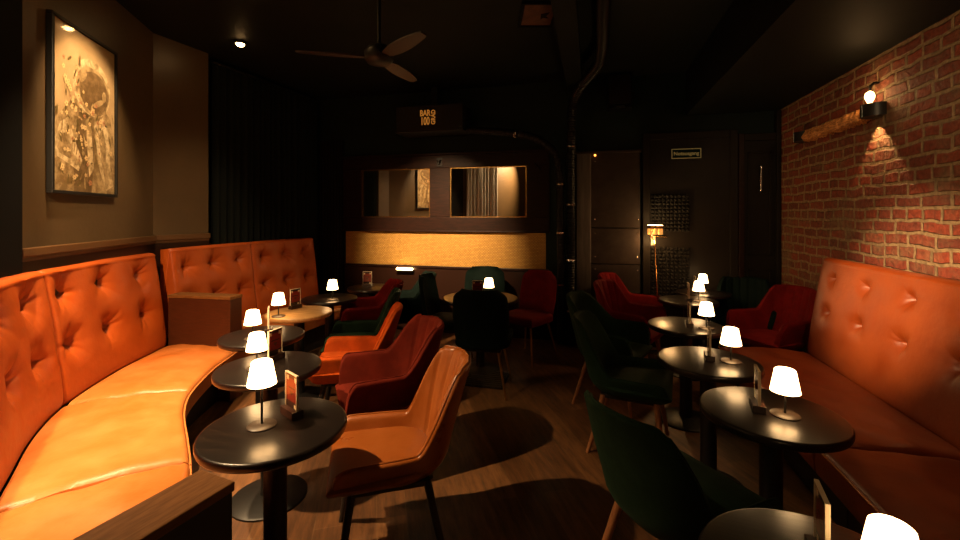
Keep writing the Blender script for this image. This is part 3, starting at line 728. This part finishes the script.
dup(ra, (.44, 5.00, 0), PI / 2 + R(-25), 'rearmost bright red armchair against the bronze metal panel', G2)
rb = dup(ra, (1.60, 4.46, 0), math.atan2(-.53, -.85) + PI / 2, 'red armchair at the end of the bench by the brick wall', 'armchairs in the corner by the brick wall')
gr = dup(c6, (1.52, 4.99, 0), math.atan2(-.94, -.35) + PI / 2, 'dark green armchair in the back corner beside the panelled door', 'armchairs in the corner by the brick wall')

def dining_chair(label, m):
    root = thing('dining_chair', label, 'chair', group='dining chairs around the middle table')
    rounded_pad(.24, -.25, .22, .16, .40, .485, .014, .03).build('seat', m, root, smooth=True)
    rings = []
    for j in range(17):
        v = j / 16; z = .44 + v * .47; y = .20 + .085 * v; w = .225 + .02 * math.sin(PI * v) - (.06 * max(0, (v - .85) / .15) ** 2); thk = .045 * (1 - .35 * v)
        fr, bk = [], []
        for i in range(15):
            a = -1 + i / 7; x = w * a; cur = -.075 * abs(a) ** 2.4
            rd = thk * math.sqrt(max(.02, 1 - abs(a) ** 8))
            fr.append((x, y + cur - rd * .5, z)); bk.append((x, y + cur + rd * .5, z))
        rings.append(fr + bk[::-1])
    rings.append([(x * .97, y, z + .012) for x, y, z in rings[-1]])
    MB().loops(rings).build('backrest', m, root, smooth=True)
    MB().bx(-.17, .17, -.17, .17, .375, .402).build('underframe', 'black_metal', root, bevel=.004)
    for (sx, sy) in ((-1, -1), (1, -1), (-1, 1), (1, 1)):
        MB().tube([(sx * .15, sy * .15, .38), (sx * .225, sy * .225, 0)], [.013, .008], 10).build('leg', 'gold_leg', root, smooth=True)
    return root
d1 = place(dining_chair('dark green dining chair with brass legs and its back to the camera', 'dark_green'), -.93, 3.74, -.08, 1)
d2 = place(dining_chair('bright red dining chair at the middle table', 'red_velvet'), -.66, 4.66, -.50, -.86)
d3 = dup(d1, (-1.22, 4.86, 0), math.atan2(-1, .12) + PI / 2, 'dark green dining chair behind the middle table against the wainscot')
d4 = dup(d1, (-1.45, 4.26, 0), math.atan2(.08, 1) + PI / 2, 'dark dining chair on the sofa side of the middle table')

# ------------------------------------------------------------------ tables
def table(label, top_m, r=.270, h=.72, group='small round pedestal tables'):
    root = thing('bistro_table', label, 'table', group=group)
    MB().lathe([(r - .012, h - .036), (r - .003, h - .031), (r, h - .024), (r, h - .008), (r - .003, h - .002), (r - .010, h)], n=72).build('table_top', top_m, root, smooth=True)
    MB().lathe([(.046, .03), (.043, .035), (.043, h - .05), (.10, h - .046), (.10, h - .036)], n=28).build('column', 'black_metal', root, smooth=True)
    MB().lathe([(.195, 0), (.195, .010), (.185, .016), (.05, .032)], n=48).build('base_plate', 'black_metal', root, smooth=True)
    return root
t1 = table('round black table nearest the camera by the tufted sofa', 'table_dark'); t1.location = (-1.205, 1.440, 0)
LT_ = [((-1.711, 1.997), 'round black table second in the sofa row, behind the nearest one'), ((-2.203, 2.507), 'round black table third in the sofa row, in front of the light oak one'),
       ((-2.54, 3.80), 'round dark table just behind the light oak one'), ((-2.45, 4.49), 'rearmost round dark table of the sofa row, before the gold strip')]
RT_ = [((.737, 2.07), 'round dark table by the bench with the whole top in view'), ((.65, 2.71), 'round dark table second from the camera along the bench, behind the fully visible one'),
       ((.695, 3.54), 'round dark table at the far end of the rust leather bench'), ((.92, 4.58), 'round dark table between the red armchairs on the bench side'), ((1.17, 5.08), 'rearmost round table before the exit door'),
       ((.52, 1.12), 'round dark table at the lower picture edge on the bench side')]
for k, ((x, y), lb) in enumerate(LT_ + RT_): dup(t1, (x, y, 0), R(37 * k + 20), lb)
t4 = table('round light oak table among the black ones by the sofa', 'table_light'); t4.location = (-2.42, 3.18, 0)
tc_ = table('larger round dark table in the middle by the mirrors', 'table_dark', r=.38, group='small round pedestal tables'); tc_.location = (-1.08, 4.20, 0)

# ------------------------------------------------------------------ lamps
def lamp(label, stem):
    root = thing('table_lamp', label, 'lamp', group='cordless table lamps')
    MB().lathe([(.053, 0), (.054, .004), (.050, .008), (.006, .010)], n=36).build('base', 'lamp_base', root, smooth=True)
    MB().tube([(0, 0, .008), (0, 0, stem + .03)], .0045, 10).build('stem', 'black_metal', root, smooth=True)
    z0, z1 = stem, stem + .092; a, b = .054, .037
    g = MB(); g.lathe([(a, z0), (b + .001, z1 - .004), (b - .004, z1), (.004, z1 + .001), (.004, z1 - .002), (b - .005, z1 - .004), (a - .003, z0)], n=40, cap=False)
    n = 40
    for j in range(n): g.f.append((j, (j + 1) % n, 6 * n + (j + 1) % n, 6 * n + j)); g.m.append(0)
    g.build('lamp_shade', 'shade', root, smooth=True)
    return root
H = .72
l1 = lamp('glowing table lamp on the nearest table by the tufted sofa', .165); l1.location = (-1.255, 1.425, H)
l2 = lamp('glowing short lamp on the fully visible table by the bench', .100); l2.location = (.779, 2.041, H)
for (x, y), lb in (((.766, 2.71), 'glowing short lamp on the second table along the bench'), ((.816, 3.457), 'glowing short lamp on the table at the far bench end'), ((1.006, 4.54), 'glowing short lamp on the table between the red armchairs'),
                   ((1.17, 5.10), 'rearmost glowing lamp in front of the exit door'), ((.60, 1.07), 'glowing lamp cut off by the lower picture edge'), ((-1.00, 4.23), 'glowing small lamp behind the menu on the middle table'),
                   ((-1.752, 1.953), 'glowing table lamp on the second black table of the sofa row'), ((-2.194, 2.409), 'glowing table lamp on the third black table, just before the light oak one'),
                   ((-2.475, 2.994), 'glowing table lamp on the light oak table'), ((-2.46, 3.73), 'glowing table lamp on the dark table behind the light oak one')):
    dup(l2, (x, y, H), 0, lb)

# menu stands: wooden foot, clear sheet, printed card
def menu(label):
    root = thing('menu_stand', label, 'menu', group='menu stands on the tables')
    MB().bx(-.055, .055, -.024, .024, 0, .032).build('base', 'table_edge', root, bevel=.002)
    e = MB(); e.bx(-.0525, -.0495, -.005, .005, .025, .175); e.bx(.0495, .0525, -.005, .005, .025, .175); e.bx(-.0495, .0495, -.005, .005, .172, .175); e.build('holder_edge', 'edge', root)
    MB().bx(-.05, .05, -.0045, -.0035, .025, .172).build('clear_sheet', 'clear', root); MB().bx(-.05, .05, .0035, .0045, .025, .172).build('clear_sheet', 'clear', root)
    g = MB(); g.bx(-.048, .048, -.0012, .0012, .026, .170, 0)
    for sg in (-1, 1):
        def rect(x0, x1, z0, z1, mi, k): g.bx(x0, x1, sg * .0012, sg * (.0012 + .0002 * k), z0, z1, mi)
        rect(-.048, .048, .152, .170, 1, 1); rect(-.030, .030, .110, .116, 1, 1); rect(-.048, .048, .026, .058, 1, 1)
        rect(-.043, -.026, .142, .160, 2, 2); rect(.026, .043, .142, .160, 2, 2); rect(.022, .040, .034, .050, 2, 2)
        hp = []
        for j in range(20): a = 2 * PI * j / 20; hp.append((.0008 * 16 * math.sin(a) ** 3, .092 + .0008 * (13 * math.cos(a) - 5 * math.cos(2 * a) - 2 * math.cos(3 * a) - math.cos(4 * a))))
        y = sg * .0019; o = len(g.v); g.v += [(x, y, z) for x, z in hp]; g.f.append(tuple(range(o, o + 20))); g.m.append(3)
    g.build('menu_card', ['menu_red', 'menu_black', 'cream', 'hatch'], root)
    return root
m1 = menu('red menu stand on the nearest black table by the sofa'); m1.location = (-1.20, 1.53, H); m1.rotation_euler = (0, 0, R(-28))
for (x, y), a, lb in (((-1.755, 2.095), 88, 'menu stand on the second black table of the sofa row'), ((-2.215, 2.58), 128, 'menu stand seen edge on, on the third black table'), ((-2.545, 3.29), 76, 'menu stand on the light oak table'),
                      ((-2.51, 4.50), 14, 'menu stand on the rearmost table before the gold strip'), ((-1.10, 4.16), 14, 'menu stand in front of the small lamp on the middle table'),
                      ((.69, 2.08), 80, 'menu stand seen edge on, on the fully visible bench table'), ((.66, 2.73), 83, 'menu stand on the second table along the bench'), ((.71, 3.50), 85, 'menu stand on the table at the far bench end'),
                      ((.91, 4.52), 85, 'menu stand on the table between the red armchairs'), ((1.08, 5.04), 85, 'rearmost menu stand in front of the exit door'), ((.53, 1.19), 78, 'menu stand beside the lamp at the lower picture edge')):
    dup(m1, (x, y, H), R(a), lb)

# floor lamp
root = thing('floor_lamp', 'slim brass reading lamp standing before the exit door', 'lamp', (.72, 5.14, 0))
MB().lathe([(.11, 0), (.11, .012), (.10, .018), (.01, .022)], n=32).build('base', 'brass', root, smooth=True)
MB().tube([(.03, 0, .02), (-.03, 0, 1.20), (-.035, 0, 1.26), (-.06, 0, 1.30), (-.10, 0, 1.34)], .0075, 12).build('pole', 'brass', root, smooth=True)
MB().lathe([(.02, -.005), (.088, 0), (.09, .006), (.09, .030), (.086, .034)], (-.03, -.02, 1.40), 36, cap=True).build('lamp_head', 'brass', root, smooth=True)
MB().lathe([(.078, .0345), (.079, .037), (.002, .038)], (-.03, -.02, 1.40), 36).build('light_disc', 'led', root)
for k in range(8):
    a = 2 * PI * k / 8; MB().lathe([(.012, .035), (.013, .04), (.013, .09), (.010, .10)], (-.03 + .068 * math.cos(a), -.02 + .068 * math.sin(a), 1.298), 12).build('glass_rod', 'amber', root, smooth=True)
MB().tube([(-.10, 0, 1.34), (-.07, -.01, 1.38), (-.03, -.02, 1.40)], .008, 8).build('arm', 'brass', root, smooth=True)

fl_ = bpy.data.lights.new('reading_light', 'POINT'); fl_.energy = 9; fl_.color = (1, .55, .2); fl_.shadow_soft_size = .04
fo_ = bpy.data.objects.new('reading_light', fl_); C.objects.link(fo_); fo_.parent = root; fo_.location = (-.03, -.02, 1.25)
# glowing bar added to stand in for a light reflected in the wainscot
root = thing('wainscot_glint', 'small glowing strip added for a reflection in the wainscot below the gold strip', 'light', (-2.42, YB - .06, .815))
MB().bx(-.12, .12, -.03, .028, -.025, 0).build('housing', 'black_metal', root, bevel=.004)
MB().bx(-.11, .11, -.036, .018, 0, .022).build('glow_bar', 'led', root, bevel=.004)

# brick-wall sconces and split timber
def sconce(y, label, bulb):
    root = thing('wall_sconce', label, 'wall light', (XR - .001, y, 2.30), 0, 'black sconces on the brick wall')
    g = MB(); pts = []
    for k in range(17): a = PI / 2 + PI * k / 16; pts.append((.085 * math.cos(a) - .02, .085 * math.sin(a)))
    g.prism([(0, .085)] + pts + [(0, -.085)], -.045, .045); g.build('housing', 'black_metal', root, smooth=True)
    MB().bx(-.108, -.104, -.006, .006, -.045, .045).build('seam_strip', 'steel', root)
    if bulb:
        MB().lathe([(.014, .045), (.014, .06), (.026, .085), (.030, .105), (.022, .13), (.006, .142)], (-.055, 0, 0), 18).build('bulb', 'bulb', root, smooth=True)
        MB().tube([(0, 0, .20), (-.03, 0, .20), (-.055, 0, .17), (-.055, 0, .145)], .009, 8).build('socket_arm', 'black_metal', root, smooth=True)
    return root
sc1 = sconce(3.70, 'black sconce with glowing bulb on the brick wall', True)
sc2 = sconce(4.78, 'unlit black bracket holding the far end of the split timber', False)
g = MB(); rs = random.Random(3); rings = []
for i in range(61):
    y = 3.78 + .93 * i / 60; up = .055 + rs.uniform(-.014, .016); dn = -.045 + rs.uniform(-.014, .012)
    rings.append([(XR - .002, y, dn), (XR - .05 - rs.uniform(0, .01), y, dn + .012), (XR - .065 - rs.uniform(0, .012), y, rs.uniform(-.01, .01)), (XR - .05 - rs.uniform(0, .01), y, up - .015), (XR - .002, y, up)])
g.loops([[(a, b, c + 2.29) for a, b, c in r] for r in rings])
tag(g.build('split_timber', 'bark'), 'rough split timber beam between the sconces on the brick wall', 'timber')
# floor grate
root = thing('floor_grate', 'slatted iron grate in the floor under the middle table', 'grate', (-.95, 3.95, 0))
g = MB()
for k in range(9): g.bx(-.17, .17, -.19 + k * .045, -.168 + k * .045, .004, .014)
g.build('bars', 'grate', root)
MB().bx(-.19, .19, -.21, .22, 0.0005, .004).build('tray', 'black', root)

# ------------------------------------------------------------------ ceiling spots and lights
def spot_fixture(label, loc, target, power, angle=70, blend=.6, visible=True):
    root = thing('ceiling_spotlight', label, 'spotlight', (loc[0], loc[1], ZC if loc[2] > 2.8 else 2.70), 0, 'spotlights in the ceiling')
    z = 0
    MB().lathe([(.055, -.001), (.055, -.018), (.042, -.022), (.036, -.012)], n=28).build('ring', 'black_metal', root, smooth=True)
    MB().lathe([(.034, -.010), (.036, -.024), (.024, -.038), (.002, -.042)], n=24).build('lens', 'lens', root, smooth=True)
    li = bpy.data.lights.new('spot_lamp', 'SPOT'); li.energy = power; li.color = (1, .66, .34); li.spot_size = R(angle); li.spot_blend = blend; li.shadow_soft_size = .03
    lo = bpy.data.objects.new('spot_lamp', li); C.objects.link(lo); lo.parent = root; lo.location = (0, 0, -.06)
    d = Vector(target) - (Vector(root.location) + Vector((0, 0, -.06))); lo.rotation_euler = d.to_track_quat('-Z', 'Y').to_euler()
    return root
spot_fixture('glowing ceiling spotlight above the far tufted banquette', (-3.24, 3.40, 3.2), (-3.1, 3.3, 0), 90, 80, 1)
spot_fixture('ceiling spotlight aimed at the framed picture', (-2.35, 2.35, 3.2), (-3.34, 2.18, 2.2), 240, 46)
spot_fixture('ceiling spotlight above the middle of the curved sofa', (-2.78, 1.90, 3.2), (-2.52, 2.05, .3), 640, 56, 1)
spot_fixture('ceiling spotlight above the near end of the curved sofa', (-2.55, .98, 3.2), (-1.60, 1.62, .4), 640, 64, 1)
spot_fixture('added unseen ceiling spotlight aimed at the gold strip', (-1.9, 2.5, 3.2), (-1.95, 5.4, 1.16), 1750, 40, 1)  # added out of view to brighten the gold strip
spot_fixture('added unseen ceiling spotlight aimed at the grey curtain', (-1.35, -.20, 3.2), (-2.45, .45, 1.9), 1000, 80, 1)  # added out of view so the curtain shows bright in the mirror
spot_fixture('soffit spotlight washing the brick wall', (1.30, 1.55, 2.7), (2.0, 3.9, 1.75), 55, 62, 1)
spot_fixture('added unseen ceiling spotlight aimed across the room at the bench back', (-2.5, 1.1, 3.2), (1.8, 3.25, 1.10), 2900, 16, 1)  # unseen extra spot, added to brighten the bench back more than its seat
pl = bpy.data.lights.new('bulb_light', 'POINT'); pl.energy = 1.6; pl.color = (1, .56, .22); pl.shadow_soft_size = .03
po = bpy.data.objects.new('bulb_light', pl); C.objects.link(po); po.parent = sc1; po.location = (-.11, 0, .12)
pl = bpy.data.lights.new('down_light', 'SPOT'); pl.energy = 14; pl.color = (1, .58, .24); pl.spot_size = R(75); pl.shadow_soft_size = .02
po = bpy.data.objects.new('down_light', pl); C.objects.link(po); po.parent = sc1; po.location = (-.055, 0, -.055); po.rotation_euler = (0, 0, 0)

# ------------------------------------------------------------------ world, camera, view
w = bpy.data.worlds.new('night'); S.world = w; w.use_nodes = True
w.node_tree.nodes['Background'].inputs[0].default_value = (.01, .016, .015, 1); w.node_tree.nodes['Background'].inputs[1].default_value = .2
cd = bpy.data.cameras.new('camera'); cam = bpy.data.objects.new('camera', cd); C.objects.link(cam)
cam.location = (0, 0, 1.55); cam.rotation_euler = (PI / 2, 0, math.atan(111 / 430)); cd.sensor_width = 36; cd.lens = 36 * 430 / 960; cd.shift_y = -55 / 960; cd.clip_start = .02
S.camera = cam
vs = S.view_settings; vs.view_transform = 'Standard'; vs.look = 'None'; vs.gamma = 1; vs.exposure = 0; vs.use_curve_mapping = False
S.cycles.use_denoising = True; S.cycles.max_bounces = 8; S.cycles.diffuse_bounces = 1; S.cycles.sample_clamp_indirect = 4
